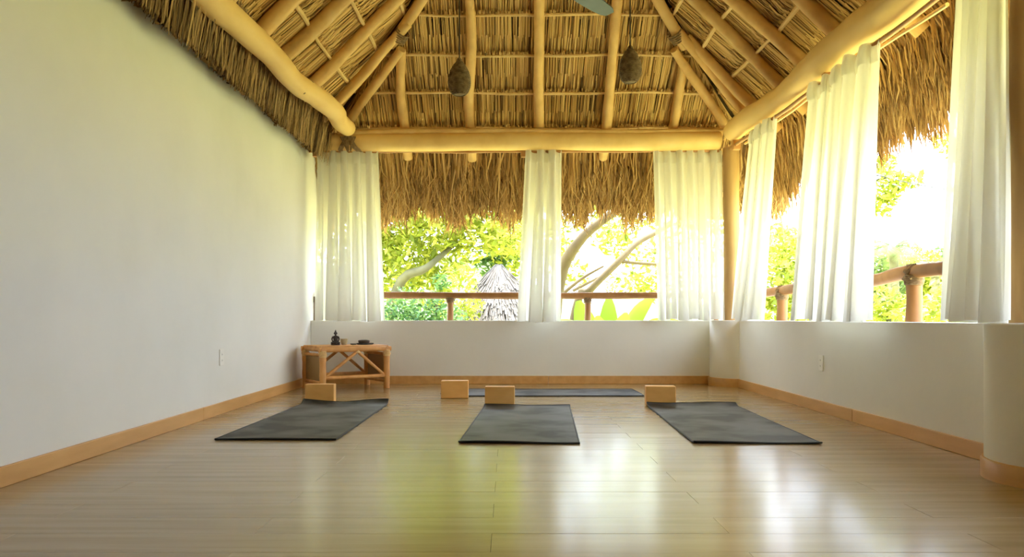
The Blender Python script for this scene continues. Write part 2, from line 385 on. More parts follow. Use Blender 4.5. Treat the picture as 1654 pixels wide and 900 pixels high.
# laths
for fc in ('back', 'left', 'right'):
    for i, s_ in enumerate(LS):
        u0, u1 = ulim(fc, s_)
        if fc != 'back': u0 = -1.0
        n_ = max(4, int((u1-u0)/.28)); pts = []
        for j in range(n_+1):
            u = u0+.02+(u1-u0-.04)*j/n_
            pts.append(RP(fc, u, s_+wob(j, .008, i*1.7+len(fc)), (.046 if fc == 'back' else .036)+.004*math.sin(j*1.3+i)))
        MB().tube(pts, [(.0135 if fc == 'back' else .017)+.0025*math.sin(j*1.1+i) for j in range(n_+1)], 7).build('lath', M_LATH, ceiling)
# rafters
def rafter(face, u, s0, s1, seed, r0=.05, r1=.043, du=0, n=0):
    k_ = 14; P = log_path(RP(face, u, s0, n), RP(face, u+du, s1, n), k_, .017, seed)
    return MB().tube(P, log_rad(k_, r0, r1, .05, seed), 12).build('rafter', M_RAFTER, ceiling)
for i, (u, du) in enumerate([(-1.05, .03), (-.365, 0), (.305, -.02), (1.01, -.03), (1.70, -.02)]):
    smax = (min(u-X0, X1-u)-.09)/CP
    rafter('back', u, -.46, min(smax, SMAX-.06), 20+i, .052, .044, du)
for i, u in enumerate([6.81, 6.08, 5.49, 4.85, 4.2, 3.55, 2.9, 2.2, 1.5, .8]):
    rafter('left', u, -.13-.05*(i % 3), min((Y1-u-.1)/CP, SMAX-.06), 40+i, .058, .045)
for i, u in enumerate([7.34, 6.66, 6.17, 5.52, 4.80, 4.1, 3.4, 2.7, 2.0, 1.3]):
    rafter('right', u, -.36, min((Y1-u-.1)/CP, SMAX-.06), 60+i, .058, .045)
# hips: a main pole high up, two lower poles that meet it
def hip(t, sgn, dn=0): return Vector((X0+t if sgn < 0 else X1-t, Y1-t, ZE+.98*t-dn))
for sgn, sd in ((-1, 81), (1, 91)):
    P = log_path(hip(.60, sgn, .03), hip(1.93, sgn, .03), 12, .010, sd)
    MB().tube(P, log_rad(12, .05, .043, .05, sd), 12).build('hip_rafter', M_RAFTER, ceiling)
    fc = 'left' if sgn < 0 else 'right'
    a = RP(fc, 7.62, -.12 if sgn < 0 else -.2, -.01); b_ = hip(.78, sgn, .05)
    P = log_path(a, b_, 12, .012, sd+1); MB().tube(P, log_rad(12, .052, .042, .06, sd+1), 12).build('rafter', M_RAFTER, ceiling)
    a = RP('back', X0+.06 if sgn < 0 else X1-.06, -.05, -.01); b_ = hip(.66, sgn, .12)+Vector((.03*-sgn, .04, 0))
    P = log_path(a, b_, 12, .012, sd+2); MB().tube(P, log_rad(12, .05, .042, .06, sd+2), 12).build('rafter', M_RAFTER, ceiling)
    # cut pole stub where they meet, with a fibre wrap
    c = hip(.71, sgn, .075)
    mb = MB()
    d = (hip(1, sgn)-hip(0, sgn)).normalized(); s1 = d.orthogonal().normalized(); s2 = d.cross(s1)
    pts = []
    for j in range(61):
        w = 2*PI*5*j/60; pts.append(c+d*(-.05+.1*j/60)+(s1*math.cos(w)+s2*math.sin(w))*.066)
    mb.tube(pts, .008, 6); mb.build('lashing', M_ROPE, ceiling)
P = log_path((XC, Y1-HW+.05, ZE+.98*HW-.03), (XC, -2.4, ZE+.98*HW-.03), 20, .008, 5)
MB().tube(P, .07, 12).build('ridge_pole', M_LOG, ceiling)
# thin wall-plate poles above the back beam
P = log_path((-1.72, 8.0, 2.565), (2.22, 8.02, 2.575), 20, .006, 6)
MB().tube(P, .026, 8).build('plate_pole', M_RAFTER, ceiling)

# beams (things one could point at)
def beam(pts, rads, name, label, kn, seed):
    P = catmull(pts, 6); n_ = len(P)-1
    R = np.interp(np.linspace(0, 1, n_+1), np.linspace(0, 1, len(rads)), rads)
    rr = random.Random(seed); R = [float(x)*(1+.022*math.sin(i*1.1+seed)+.015*rr.uniform(-1, 1)) for i, x in enumerate(R)]
    # rounded ends
    t0 = (P[0]-P[1]).normalized(); t1 = (P[-1]-P[-2]).normalized()
    PP = [P[0]+t0*R[0]*.28, P[0]+t0*R[0]*.2]+P+[P[-1]+t1*R[-1]*.2, P[-1]+t1*R[-1]*.28]
    RR = [R[0]*.70, R[0]*.9]+R+[R[-1]*.9, R[-1]*.70]
    o = MB().tube(PP, RR, 20).build(name, M_LOG); tag(o, label, 'beam', 'peeled log beams under the rafters')
    for (f, ang, rk) in kn:                      # knots
        i = int(f*n_); c = P[i]; t = (P[min(i+1, n_)]-P[max(i-1, 0)]).normalized(); s1 = t.cross(Vector((0, 0, 1))).normalized(); s2 = s1.cross(t)
        q = c+(s1*math.cos(ang)+s2*math.sin(ang))*R[i]*.97
        d = (q-c).normalized(); MB().tube([q-d*.02, q+d*.004], [rk, rk*.7], 8).build('knot', M_ROPE, o)
    return o
beam([(-1.595, 7.90, 2.575), (-1.60, 7.55, 2.555), (-1.565, 7.15, 2.55), (-1.60, 6.6, 2.53), (-1.64, 6.1, 2.50), (-1.655, 5.55, 2.525), (-1.71, 5.0, 2.545), (-1.735, 4.5, 2.54), (-1.70, 3.6, 2.53), (-1.67, 2.4, 2.53), (-1.68, 1.0, 2.53), (-1.68, -1.8, 2.53)],
     [.080, .084, .088, .084, .082, .088, .09, .092, .095, .095], 'log_beam', 'crooked peeled log beam running above the left wall', [(.33, 2.4, .012), (.36, -2.2, .014)], 3)
beam([(-1.90, 8.06, 2.475), (-1.2, 8.06, 2.468), (-.4, 8.06, 2.475), (.4, 8.06, 2.487), (1.2, 8.06, 2.48), (2.14, 8.06, 2.488)],
     [.090, .094, .094, .096, .098, .098], 'log_beam', 'straight peeled log beam across the far opening', [(.2, -2.4, .01), (.62, -2.0, .01)], 4)
beam([(2.215, 7.80, 2.515), (2.225, 7.4, 2.525), (2.255, 6.9, 2.505), (2.275, 6.4, 2.50), (2.235, 6.0, 2.49), (2.22, 5.6, 2.50), (2.255, 5.1, 2.53), (2.24, 4.6, 2.50), (2.23, 3.8, 2.51), (2.24, 2.4, 2.5), (2.24, 0, 2.5), (2.24, -1.8, 2.5)],
     [.095, .105, .108, .106, .108, .112, .115, .115, .115, .115], 'log_beam', 'thick wavy peeled log beam above the right hand curtains', [(.36, 2.2, .012), (.42, -2.3, .016)], 5)

# eave fringes
def fringe(face, us, name, s_rng, len_rng, zend, mat, wid=(.004, .010), parent=None, clump=1.0):
    m_ = len(us); s0 = rng.uniform(*s_rng, m_); n0 = rng.uniform(.03, .20, m_)
    ln = rng.uniform(*len_rng, m_)
    cl = .075*np.sin(us*9.3+1)+.055*np.sin(us*23.1+2)+.035*np.sin(us*47+.5)
    ln = ln*(1+cl*clump*2.0)*np.where(rng.random(m_) < .12, 1.25, 1.0)
    p0 = RPv(face, us, s0, n0)
    dn = RPv(face, us, s0-1, n0)-p0
    down = np.array([0, 0, -1.])
    d1 = dn*.75+down*.25; d2 = dn*.22+down*.95
    ju = rng.normal(0, .05, m_)
    side = np.array([1., 0, 0]) if face == 'back' else np.array([0, 1., 0])
    p1 = p0+d1*(ln*.45)[:, None]+side*(ju*.4*ln)[:, None]
    p2 = p1+d2*(ln*.40)[:, None]+side*(ju*1.2*ln)[:, None]
    p3 = p2+(d2*.6+down*.4)*(ln*.28)[:, None]+side*(rng.normal(0, .10, m_)*ln)[:, None]
    low = zend-.10+rng.normal(0, .06, m_)-cl*1.0
    for p in (p1, p2, p3): p[:, 2] = np.maximum(p[:, 2], low)
    w = rng.uniform(*wid, m_)[:, None]*side
    tw = rng.uniform(-.6, .6, m_)[:, None]*rng.uniform(*wid, m_)[:, None]*np.cross(side, down)
    w = w+tw
    V = np.stack([p0+w, p0-w, p1+w, p1-w, p2+w*.8, p2-w*.8, p3+w*.15, p3-w*.15], 1).reshape(-1, 3)
    q = np.array([[0, 1, 3, 2], [2, 3, 5, 4], [4, 5, 7, 6]])
    F = (np.arange(m_)[:, None, None]*8+q[None]).reshape(-1, 4)
    o = fast_mesh(name, V, F, mat, parent); o['kind'] = 'stuff'; return o
fringe('back', rng.uniform(-2.5, 3.1, 13000), 'eave_fringe', (-.80, -.25), (.26, .52), 1.84, M_FRINGE, parent=ceiling)
fringe('right', np.concatenate([rng.uniform(3.0, 8.75, 15000), rng.uniform(-2.4, 3.0, 2500)]), 'eave_fringe', (-.72, -.22), (.18, .36), 1.98, M_FRINGE, parent=ceiling)
fringe('left', rng.uniform(YR0, 8.7, 2500), 'eave_fringe', (-.8, -.6), (.2, .4), 1.8, M_FRINGE, (.01, .02), ceiling)
# thatch ends over the left wall (folded palm ends bristling between beam and wall)
us = np.concatenate([rng.uniform(3.4, 8.02, 8800), rng.uniform(-1.9, 3.4, 2200)]); m_ = len(us)
s0 = rng.uniform(-.33, .02, m_); n0 = rng.uniform(.035, .11, m_)
p0 = RPv('left', us, s0, n0)
endx = np.maximum(XL+.010+np.abs(rng.normal(0, .02, m_)), p0[:, 0]-rng.uniform(.04, .22, m_))
endz = .68+1.765*np.abs(endx)/abs(XL)+rng.normal(0, .016, m_)+.014*np.sin(us*5.3)+.014*np.sin(us*17)+.010*np.sin(us*41)+rng.exponential(.03, m_)-.01
ju = rng.normal(0, .03, m_)
p2 = np.stack([endx, us+ju, endz], -1); p1 = (p0+p2)/2+np.array([.0, 0, -.015])+rng.normal(0, .008, (m_, 3))
w = np.array([0, 1., 0])*rng.uniform(.004, .009, m_)[:, None]+np.array([0, 0, 1.])*rng.uniform(-.005, .005, m_)[:, None]
V = np.stack([p0+w, p0-w, p1+w, p1-w, p2+w*.6, p2-w*.6], 1).reshape(-1, 3)
F = (np.arange(m_)[:, None, None]*6+np.array([[0, 1, 3, 2], [2, 3, 5, 4]])[None]).reshape(-1, 4)
o = fast_mesh('thatch_ends', V, F, M_WALLTHATCH, ceiling); o['kind'] = 'stuff'
# matted roll of leaf fibre along the wall top
m_ = 5000; us = rng.uniform(-1.9, 8.05, m_); a_ = rng.uniform(0, 2*PI, m_); rr_ = rng.uniform(.01, .045, m_)
c = np.stack([XL+.035+rr_*np.cos(a_)*.7, us, 2.445+rr_*np.sin(a_)*1.2+.014*np.sin(us*5.3)+.010*np.sin(us*29)], -1); dv = np.stack([rng.normal(0, .3, m_), rng.normal(0, 1, m_), rng.normal(0, .35, m_)], -1)*.04
w = rng.normal(0, .005, (m_, 3)); V = np.stack([c-dv+w, c-dv-w, c+dv-w, c+dv+w], 1).reshape(-1, 3)
o = fast_mesh('thatch_ends', V, np.arange(m_*4).reshape(-1, 4), M_WALLTHATCH, ceiling); o['kind'] = 'stuff'
# fibre lashing where the left beam meets the back beam: loops round both plus hanging leaf tails
mb = MB()
for j in range(9):
    f_ = j/8; pts = []
    for q in range(17):
        w_ = 2*PI*q/16; rx = .075-.012*abs(f_-.5)
        pts.append((-1.60+.05*(f_-.5)*2+rx*.9*math.cos(w_), 8.06+.118*math.sin(w_)*1.02-.0, 2.475+.022*math.cos(2*w_)+.118*math.cos(w_)*(1 if f_ < .5 else -1)))
    mb.tube(pts, .0075, 5, False)
for j in range(14):
    a_ = random.uniform(-.05, .05); mb.tube([(-1.60+a_*1.5, 7.945, 2.50), (-1.595+a_*.8, 7.935, 2.43), (-1.59+a_*.35, 7.945, 2.362-random.random()*.02)], [.008, .010, .003], 5)
lash = mb.build('rope_lashing', M_ROPE); tag(lash, 'brown palm fibre lashing binding the left and far log beams', 'lashing')

# posts
def post(c, z0, z1, r, seed, label):
    P = log_path((c[0], c[1], z0), (c[0], c[1], z1), 14, .006, seed)
    o = MB().tube(P, log_rad(14, r, r*.97, .018, seed), 20).build('timber_post', M_POST); return tag(o, label, 'post', 'timber posts on the piers')
post((2.265, 8.03), SILL+.004, 2.40, .082, 3, 'round timber post standing on the far corner pier')
post((2.255, 3.40), SILL+.004, 2.41, .085, 4, 'round timber post on the near pier at the frame edge')

# ------------------------------------------------------------------ curtain rods
def rod(a, b_, r, label, brackets, axis, sag=.02):
    root = empty('curtain_rod', ((a[0]+b_[0])/2, (a[1]+b_[1])/2, 0)); tag(root, label, 'curtain rod', 'curtain rods')
    o0 = root.location
    n_ = 16; P = [Vector(a)+(Vector(b_)-Vector(a))*(j/n_)+Vector((0, 0, -sag*math.sin(PI*j/n_)+.004*math.sin(j*1.9)))-o0 for j in range(n_+1)]
    MB().tube(P, [r*(1+.08*math.sin(j*1.3)) for j in range(n_+1)], 9).build('rod', M_ROD, root)
    if axis == 'y':
        P = log_path((2.275, 7.6, 2.36), (2.275, 4.1, 2.315), 14, .008, 31)
        MB().tube([p-o0 for p in P], .012, 7).build('bamboo_slat', M_LATH, root)
    for (x, y_, z, h) in brackets:
        mb = MB(); mb.box((x-.038, y_-.03, z-h), (x+.038, y_+.03, z+.045)); o = mb.build('bracket', M_ORANGE, root, bevel=.008); o.location = -o0
RODZ = 2.385
rod((-2.03, 8.10, RODZ), (2.16, 8.10, RODZ+.008), .014, 'thin brown wooden curtain rod under the far beam', [(-1.955, 8.115, RODZ, .055), (.175, 8.115, RODZ, .058), (2.1, 8.115, RODZ, .05)], 'x', .008)
rod((2.225, 7.92, 2.375), (2.225, 3.5, 2.335), .016, 'thin brown wooden curtain rod beside the right hand beam', [(2.235, 7.75, 2.375, .05), (2.245, 5.55, 2.36, .05), (2.235, 3.6, 2.345, .05)], 'y', .015)
# ------------------------------------------------------------------ curtains
def curtain(T0, T1, B0, B1, folds, amp_t, amp_b, seed, label, lift=0):
    T0, T1, B0, B1 = map(Vector, (T0, T1, B0, B1)); r_ = random.Random(seed)
    d = (T1-T0); d.z = 0; d.normalize(); nrm = Vector((d.y, -d.x, 0))
    if nrm.y > 0 or nrm.x > 0: nrm = -nrm
    nu = folds*16; nv = 34; wf = (B1-B0).length/folds
    ph = [r_.uniform(0, 6.28) for _ in range(5)]; jit = [r_.uniform(.55, 1.35) for _ in range(folds+2)]; fw = [r_.uniform(-.3, .3) for _ in range(folds+2)]
    def shape(u, v, head=False):
        # u 0..1 along, v 0 top .. 1 bottom
        x = u*folds; k_ = int(min(x, folds-.0001)); fr = x-k_; sm = fr*fr*(3-2*fr)
        am = jit[k_]*(1-sm)+jit[k_+1]*sm; wv_ = (fw[k_]*(1-sm)+fw[k_+1]*sm)
        a_ = (amp_t*(1-v)+amp_b*v)*am
        main = math.sin(2*PI*x+wv_*2+.9*math.sin(v*1.7+ph[0])*(v))
        second = .3*math.sin(4*PI*x+ph[1]+v*1.2)*(1-.5*v)
        tiny = .55*(1-min(1, v/.14))*math.sin(2*PI*x*3.1+ph[2])
        off = (a_*(main+second)+.007*tiny)*min(1, .15+u*folds*3, .15+(1-u)*folds*3)
        drift = .012*math.sin(2*PI*u*1.4+ph[3]+v*2)*v
        p = (T0+(T1-T0)*u)*(1-v)+(B0+(B1-B0)*u)*v
        # slight belly
        p = p+nrm*(off+drift+lift*math.sin(PI*v)) - d*(.36*wf*math.sin(4*PI*x+wv_*4+ph[4]*.15)*(.35+.65*v)*min(1, u*folds*2, (1-u)*folds*2))
        p.z += (.010*math.sin(2*PI*x*.5+ph[1]))*v**4
        return p
    o0 = (B0+B1)/2
    vs = []; fs = []
    for j in range(nv+1):
        v = (j/nv)**1.15
        for i in range(nu+1): vs.append(shape(i/nu, v)-o0)
    for j in range(nv):
        for i in range(nu):
            a_ = j*(nu+1)+i; fs.append((a_, a_+1, a_+nu+2, a_+nu+1))
    o = fast_mesh('curtain', vs, fs, M_CURTAIN, smooth=True, loc=o0)
    tag(o, label, 'curtain', 'white cotton curtains')
    # gathered heading band: doubled cloth round the rod and a small frill above it
    H = (T0-B0).length; vs = []; fs = []; nh = 5; nu2 = folds*14
    for j in range(nh+1):
        for i in range(nu2+1):
            u = i/nu2; v = .115/H*(j/nh); p = shape(u, v)+nrm*(.006+.010*math.sin(PI*j/nh))
            if j == 0: p.z += .012+.006*math.sin(u*folds*9+ph[0])
            p += nrm*(.004*math.sin(2*PI*u*folds*2.6+ph[2])); vs.append(p-o0)
    for j in range(nh):
        for i in range(nu2):
            a_ = j*(nu2+1)+i; fs.append((a_, a_+1, a_+nu2+2, a_+nu2+1))
    fast_mesh('heading_band', vs, fs, M_CURTAIN, o, smooth=True)
    return o
yb = 8.085
def bx(px, Y): return (px-820)*Y/1280
curtain((bx(513, yb), yb, 2.375), (bx(611, yb), yb, 2.368), (bx(508, 8.06), 8.06, .655), (bx(622, 8.06), 8.06, .648), 5, .030, .055, 1, 'white curtain in the far opening next to the tall left wall')
curtain((bx(849, yb), yb, 2.385), (bx(907, yb), yb, 2.385), (bx(835, 8.06), 8.06, .642), (bx(906, 8.06), 8.06, .640), 3, .030, .055, 2, 'narrow white curtain hanging in the middle of the far opening')
curtain((bx(1055, yb), yb, 2.378), (bx(1166, yb), yb, 2.382), (bx(1063, 8.06), 8.06, .665), (bx(1170, 8.0), 8.0, .66), 6, .028, .050, 3, 'white curtain in the far opening beside the corner post')
def ry(px, X): return X*1280/(px-820)
curtain((2.215, ry(1214, 2.215), 2.36), (2.215, ry(1252, 2.215), 2.355), (2.10, ry(1184, 2.10), .665), (2.10, ry(1226, 2.10), .66), 3, .032, .055, 4, 'slim white curtain nearest the corner post on the right side')
curtain((2.205, ry(1313, 2.205), 2.35), (2.205, ry(1419, 2.205), 2.335), (2.09, ry(1285, 2.09), .668), (2.09, ry(1396, 2.09), .66), 5, .034, .06, 5, 'wide white curtain in the middle of the right side opening')
curtain((2.20, ry(1555, 2.20), 2.335), (2.21, 3.52, 2.335), (2.06, ry(1528, 2.06), .675), (2.06, 3.29, .662), 5, .030, .052, 6, 'white curtain billowing next to the nearest timber post')

# ------------------------------------------------------------------ railings on the walls
def coil(mb, c, r, z0, z1, turns, rad):
    n_ = turns*16; mb.tube([(c[0]+(r+.004*math.sin(j*.7))*math.cos(2*PI*turns*j/n_), c[1]+r*math.sin(2*PI*turns*j/n_), z0+(z1-z0)*j/n_+.004*math.sin(j*.37)) for j in range(n_+1)], rad, 6)
def railing(pts, posts, rr, pr, label, seed, lashed):
    root = empty('railing', (posts[0][0], posts[0][1], SILL)); tag(root, label, 'railing', 'pole railings outside the curtains'); o0 = Vector(root.location)
    P = catmull(pts, 6); n_ = len(P)-1
    MB().tube([p-o0 for p in P], log_rad(n_, rr, rr, .05, seed), 14).build('rail', M_RAIL, root)
    for (x, y_) in posts:
        zt = min(P, key=lambda p: (p.x-x)**2+(p.y-y_)**2).z-rr*.6
        MB().tube([Vector((x, y_, SILL+.002))-o0, Vector((x+.004, y_, (SILL+zt)/2))-o0, Vector((x, y_, zt))-o0], [pr*1.03, pr*.97, pr], 14).build('baluster', M_RAIL, root)
        mb = MB(); coil(mb, (x-o0.x, y_-o0.y), pr*1.08, zt-.055-o0.z, zt-.002-o0.z, 5, .007)
        if lashed:
            for q in range(5):   # crossing wraps over the rail
                dy = -.05+.025*q; mb.tube([Vector((x-pr*.9, y_+dy, zt-.02))-o0, Vector((x-rr*1.02, y_-dy*.6, zt+rr*.6))-o0, Vector((x-rr*.3, y_-dy, zt+rr*1.62))-o0], .007, 5)
        mb.build('lashing', M_ROPE, root)
railing([(-2.0, 8.36, .925), (-1.2, 8.36, .922), (-.4, 8.36, .918), (.4, 8.36, .915), (1.2, 8.36, .918), (2.2, 8.36, .922)], [(bx(727, 8.36), 8.36), (bx(949, 8.36), 8.36), (bx(1171, 8.36)-.1, 8.36), (bx(512, 8.36), 8.36)], .036, .034, 'reddish brown pole railing outside the far opening', 5, False)
railing([(2.40, 8.2, .905), (2.40, 7.4, .915), (2.40, 6.6, .925), (2.40, 5.8, .915), (2.40, 5.2, .925), (2.40, 4.75, .955), (2.40, 4.2, .95), (2.40, 3.5, .95), (2.4, 2.0, .95)], [(2.40, ry(1263, 2.40)), (2.40, ry(1476, 2.40)), (2.40, 2.45)], .042, .046, 'rope lashed pole railing outside the right side opening', 6, True)

# ------------------------------------------------------------------ yoga mats and blocks
def yoga_mat(cx, cy, rz, w, l, label, curl0, curl1, group='dark yoga mats'):
    root = empty('yoga_mat', (cx, cy, 0), rz); tag(root, label, 'yoga mat', group)
    nx, ny = 14, 44; th = .006
    def z(u, v):
        d0 = v*l; d1 = (1-v)*l; z_ = 0
        c0 = curl0*(.6+.4*math.sin(u*5+cx)); c1 = curl1*(.55+.45*abs(2*u-1)+.2*math.sin(u*6+cx*3))
        if d0 < .07: z_ += c0*(1-d0/.07)**2
        if d1 < .10: z_ += c1*(1-d1/.10)**2
        return z_+.0006*(1+math.sin(u*7+v*9))
    vs = []; fs = []
    for top in (0, 1):
        for j in range(ny+1):
            for i in range(nx+1):
                u = i/nx; v = j/ny; v = v if 0 else (.5-.5*math.cos(PI*v))*.6+v*.4
                vs.append(((u-.5)*w, (v-.5)*l, z(u, v)+th*top+.0008))
    K = (nx+1)*(ny+1)
    for j in range(ny):
        for i in range(nx):
            a_ = j*(nx+1)+i; fs.append((K+a_, K+a_+1, K+a_+nx+2, K+a_+nx+1)); fs.append((a_, a_+nx+1, a_+nx+2, a_+1))
    fast_mesh('mat_sheet', vs, fs, M_MAT, root, smooth=True)
    # bound edge all round
    path = [(i/40, 0) for i in range(41)]+[(1, i/60) for i in range(1, 61)]+[(1-i/40, 1) for i in range(1, 41)]+[(0, 1-i/60) for i in range(1, 61)]
    P = [((u-.5)*w, (v-.5)*l, z(u, v)+.0008+th*.55) for u, v in path]
    MB().tube(P, .0055, 6, False).build('edge_binding', M_MATEDGE, root)
def yoga_block(cx, cy, rz, label, z=0.0):
    root = empty('yoga_block', (cx, cy, z), rz); tag(root, label, 'yoga block', 'wooden yoga blocks')
    mb = MB(); mb.box((-.115, -.05, .001), (.115, .05, .151)); mb.build('body', M_BLOCK, root, bevel=.006)
    for q in (-1, 1):      # lamination seams on the long faces
        mb = MB(); mb.box((-.112, q*.0502-.0002, .0752), (.112, q*.0502+.0002, .0760)); mb.build('seam', M_BASE, root)
yoga_mat(-1.285, 5.335, math.radians(-.4), .67, 1.86, 'black yoga mat nearest the tall left wall', .006, .030)
yoga_mat(.105, 5.18, math.radians(-2.8), .65, 1.80, 'black yoga mat in the middle of the front row', .008, .012)
yoga_mat(1.385, 5.205, math.radians(-2.2), .68, 1.86, 'black yoga mat nearest the low right wall', .008, .026)
yoga_mat(.30, 7.20, math.radians(90), .66, 1.76, 'grey yoga mat lying crosswise before the back wall', .004, .020)
yoga_block(bx(517.5, 6.36)-.0, 6.37, math.radians(2), 'tan yoga block behind the mat by the left wall')
yoga_block(bx(734.5, 6.72)-.0, 6.74, math.radians(1), 'tan yoga block at the left end of the crosswise mat')
yoga_block(bx(807.5, 6.14), 6.155, math.radians(-1), 'tan yoga block behind the middle mat of the front row')
yoga_block(bx(1067.5, 6.17), 6.20, math.radians(-3), 'tan yoga block behind the mat by the right wall')

# ------------------------------------------------------------------ bamboo table in the corner
TH = math.radians(34); tl, tw_, tht = .645, .46, .415
A_ = Vector((-1.965, 7.70, 0))                       # back-left leg
root = empty('bamboo_table', A_+Vector((math.cos(TH)*tl/2+math.sin(TH)*tw_/2, math.sin(TH)*tl/2-math.cos(TH)*tw_/2, 0)), TH)
tag(root, 'low bamboo table with braced sides in the far left corner', 'table')
hx, hy = tl/2, tw_/2
for i, (sx, sy) in enumerate(((-1, -1), (1, -1), (-1, 1), (1, 1))):
    n_ = 8; MB().tube([(sx*hx, sy*hy, .002+(tht-.022)*j/n_) for j in range(n_+1)], [.030+(.0025 if j in (3, 6) else 0) for j in range(n_+1)], 14).build('leg', M_CANE, root)
def cane(name, a, b_, r=.014, mat=None):
    P = [Vector(a)+(Vector(b_)-Vector(a))*(j/6) for j in range(7)]
    return MB().tube(P, [r*(1.06 if j in (0, 3, 6) else 1) for j in range(7)], 10).build(name, mat or M_CANE, root)
zt = tht-.03
cane('top_rail', (-hx-.04, -hy, zt), (hx+.04, -hy, zt), .024); cane('top_rail', (-hx-.04, hy, zt), (hx+.04, hy, zt), .024)
cane('top_rail', (-hx, -hy-.03, zt+.002), (-hx, hy+.03, zt+.002), .022); cane('top_rail', (hx, -hy-.03, zt+.002), (hx, hy+.03, zt+.002), .022)
for j in range(15):
    yy = -hy+.012+(2*hy-.024)*j/14; cane('top_slat', (-hx-.02, yy, tht-.008), (hx+.02, yy, tht-.008), .0125)
for sy in (-1, 1):
    cane('lower_rail', (-hx, sy*hy, .125), (hx, sy*hy, .125), .018)
    cane('brace', (-hx+.03, sy*hy, .135), (.02, sy*hy, zt-.02), .0145); cane('brace', (hx-.03, sy*hy, .135), (.02, sy*hy, zt-.02), .0145)
    mb = MB(); mb.lathe([(.006, -.02), (.024, -.012), (.026, 0), (.022, .014), (.005, .02)], 12, (.02, sy*hy, zt-.022)); mb.build('joint_wrap', M_LATH, root)
    for q in (-1, 1):
        mb = MB(); coil(mb, (q*hx, sy*hy), .032, tht-.10, tht-.045, 6, .0055); mb.build('joint_wrap', M_LATH, root)
for sx in (-1, 1):
    cane('end_rail', (sx*hx, -hy, .075), (sx*hx, hy, .075), .018); cane('end_rail', (sx*hx, -hy, tht-.08), (sx*hx, hy, tht-.08), .016)
    mb = MB(); mb.box((sx*hx-.006, -hy+.01, .085), (sx*hx+.006, hy-.01, tht-.085)); mb.build('woven_panel', M_WOVEN, root)
TM = Matrix.Translation(root.location) @ Matrix.Rotation(TH, 4, 'Z')
def on_table(px, z=0, depth=.0):
    # local point on the table-top line that is seen at column px
    best = None
    for k_ in range(200):
        lx = -hx+2*hx*k_/199; p = TM @ Vector((lx, depth, tht+.0065))
        e_ = abs(820+1280*p.x/p.y-px)
        if best is None or e_ < best[0]: best = (e_, p)
    return best[1]
# seated figurine: one fused body
def blob(mb, c, r, seg=12):
    rx, ry_, rz_ = r if hasattr(r, '__len__') else (r, r, r); v = []; f = []
    n_ = 8
    for i in range(n_+1):
        a_ = PI*i/n_
        for k_ in range(seg):
            w = 2*PI*k_/seg; v.append((c[0]+rx*max(.02, math.sin(a_))*math.cos(w), c[1]+ry_*max(.02, math.sin(a_))*math.sin(w), c[2]-rz_*math.cos(a_)))
    for i in range(n_):
        for k_ in range(seg):
            k2 = (k_+1) % seg; f.append((i*seg+k_, i*seg+k2, (i+1)*seg+k2, (i+1)*seg+k_))
    f.append(tuple(reversed(range(seg)))); f.append(tuple(range(n_*seg, (n_+1)*seg))); mb.add(v, f)
p = on_table(542, depth=-.03); root_f = empty('seated_figurine', p, math.radians(10)); tag(root_f, 'dark seated figurine with crossed legs on the bamboo table', 'figurine')
mb = MB()
blob(mb, (0, .005, .022), (.036, .024, .016)); blob(mb, (-.024, -.014, .020), (.022, .015, .013)); blob(mb, (.024, -.014, .020), (.022, .015, .013)); blob(mb, (0, -.024, .020), (.022, .011, .010))
blob(mb, (0, .006, .055), (.022, .016, .032)); blob(mb, (0, .006, .079), (.027, .014, .013))
for q in (-1, 1):
    mb.tube([(q*.024, .006, .082), (q*.034, .002, .058), (q*.027, -.012, .040), (q*.010, -.024, .034)], [.009, .0078, .0065, .006], 8); blob(mb, (q*.008, -.026, .034), (.009, .007, .005))
mb.tube([(0, .006, .088), (0, .004, .102)], .0085, 8)
blob(mb, (0, .002, .114), (.0145, .0155, .0175)); blob(mb, (0, .004, .131), (.0085, .0085, .009)); blob(mb, (0, .004, .141), (.004, .004, .007))
blob(mb, (0, -.0135, .112), (.0025, .003, .004)); 
for q in (-1, 1): blob(mb, (q*.0145, .003, .111), (.003, .004, .009))
o = mb.build('body', M_DARKOBJ, root_f, smooth=True); md = o.modifiers.new('fuse', 'REMESH'); md.mode = 'VOXEL'; md.voxel_size = .0022; md.use_smooth_shade = True
mb = MB(); mb.lathe([(.040, 0), (.046, .003), (.044, .009), (.036, .012)], 20, (0, 0, 0), 1, .75); mb.build('plinth', M_DARKOBJ, root_f)
# beige cup, little slate dish, lidded brown dish on slate tray
p = on_table(556, depth=.02); cup = empty('small_cup', p); tag(cup, 'small beige cup beside the dark figurine', 'cup')
MB().lathe([(.022, 0), (.026, .004), (.034, .03), (.036, .058), (.032, .058), (.029, .03), (.020, .008), (.002, .007)], 20).build('bowl', M_BEIGE, cup)
p = on_table(571, depth=-.06); dish = MB(); dish.lathe([(.020, 0), (.030, .004), (.034, .012), (.031, .012), (.024, .006), (.002, .005)], 20); o = dish.build('incense_dish', M_SLATE, loc=p); tag(o, 'tiny dark grey dish at the front of the bamboo table', 'dish')
p = on_table(590, depth=-.04); tr_ = MB(); tr_.lathe([(.075, 0), (.086, .004), (.088, .014), (.082, .014), (.078, .008), (.002, .007)], 26, (0, 0, 0), 1, .62); o = tr_.build('stone_tray', M_SLATE, loc=p); o.rotation_euler.z = TH; tag(o, 'flat dark stone tray on the right of the bamboo table', 'tray')
jar = empty('lidded_dish', p+Vector((-.012, 0, .0085))); tag(jar, 'dark brown lidded dish standing on the flat stone tray', 'dish')
MB().lathe([(.040, 0), (.052, .006), (.056, .018), (.054, .024)], 24, (0, 0, 0), 1, .7).build('dish_body', M_BROWNOBJ, jar)
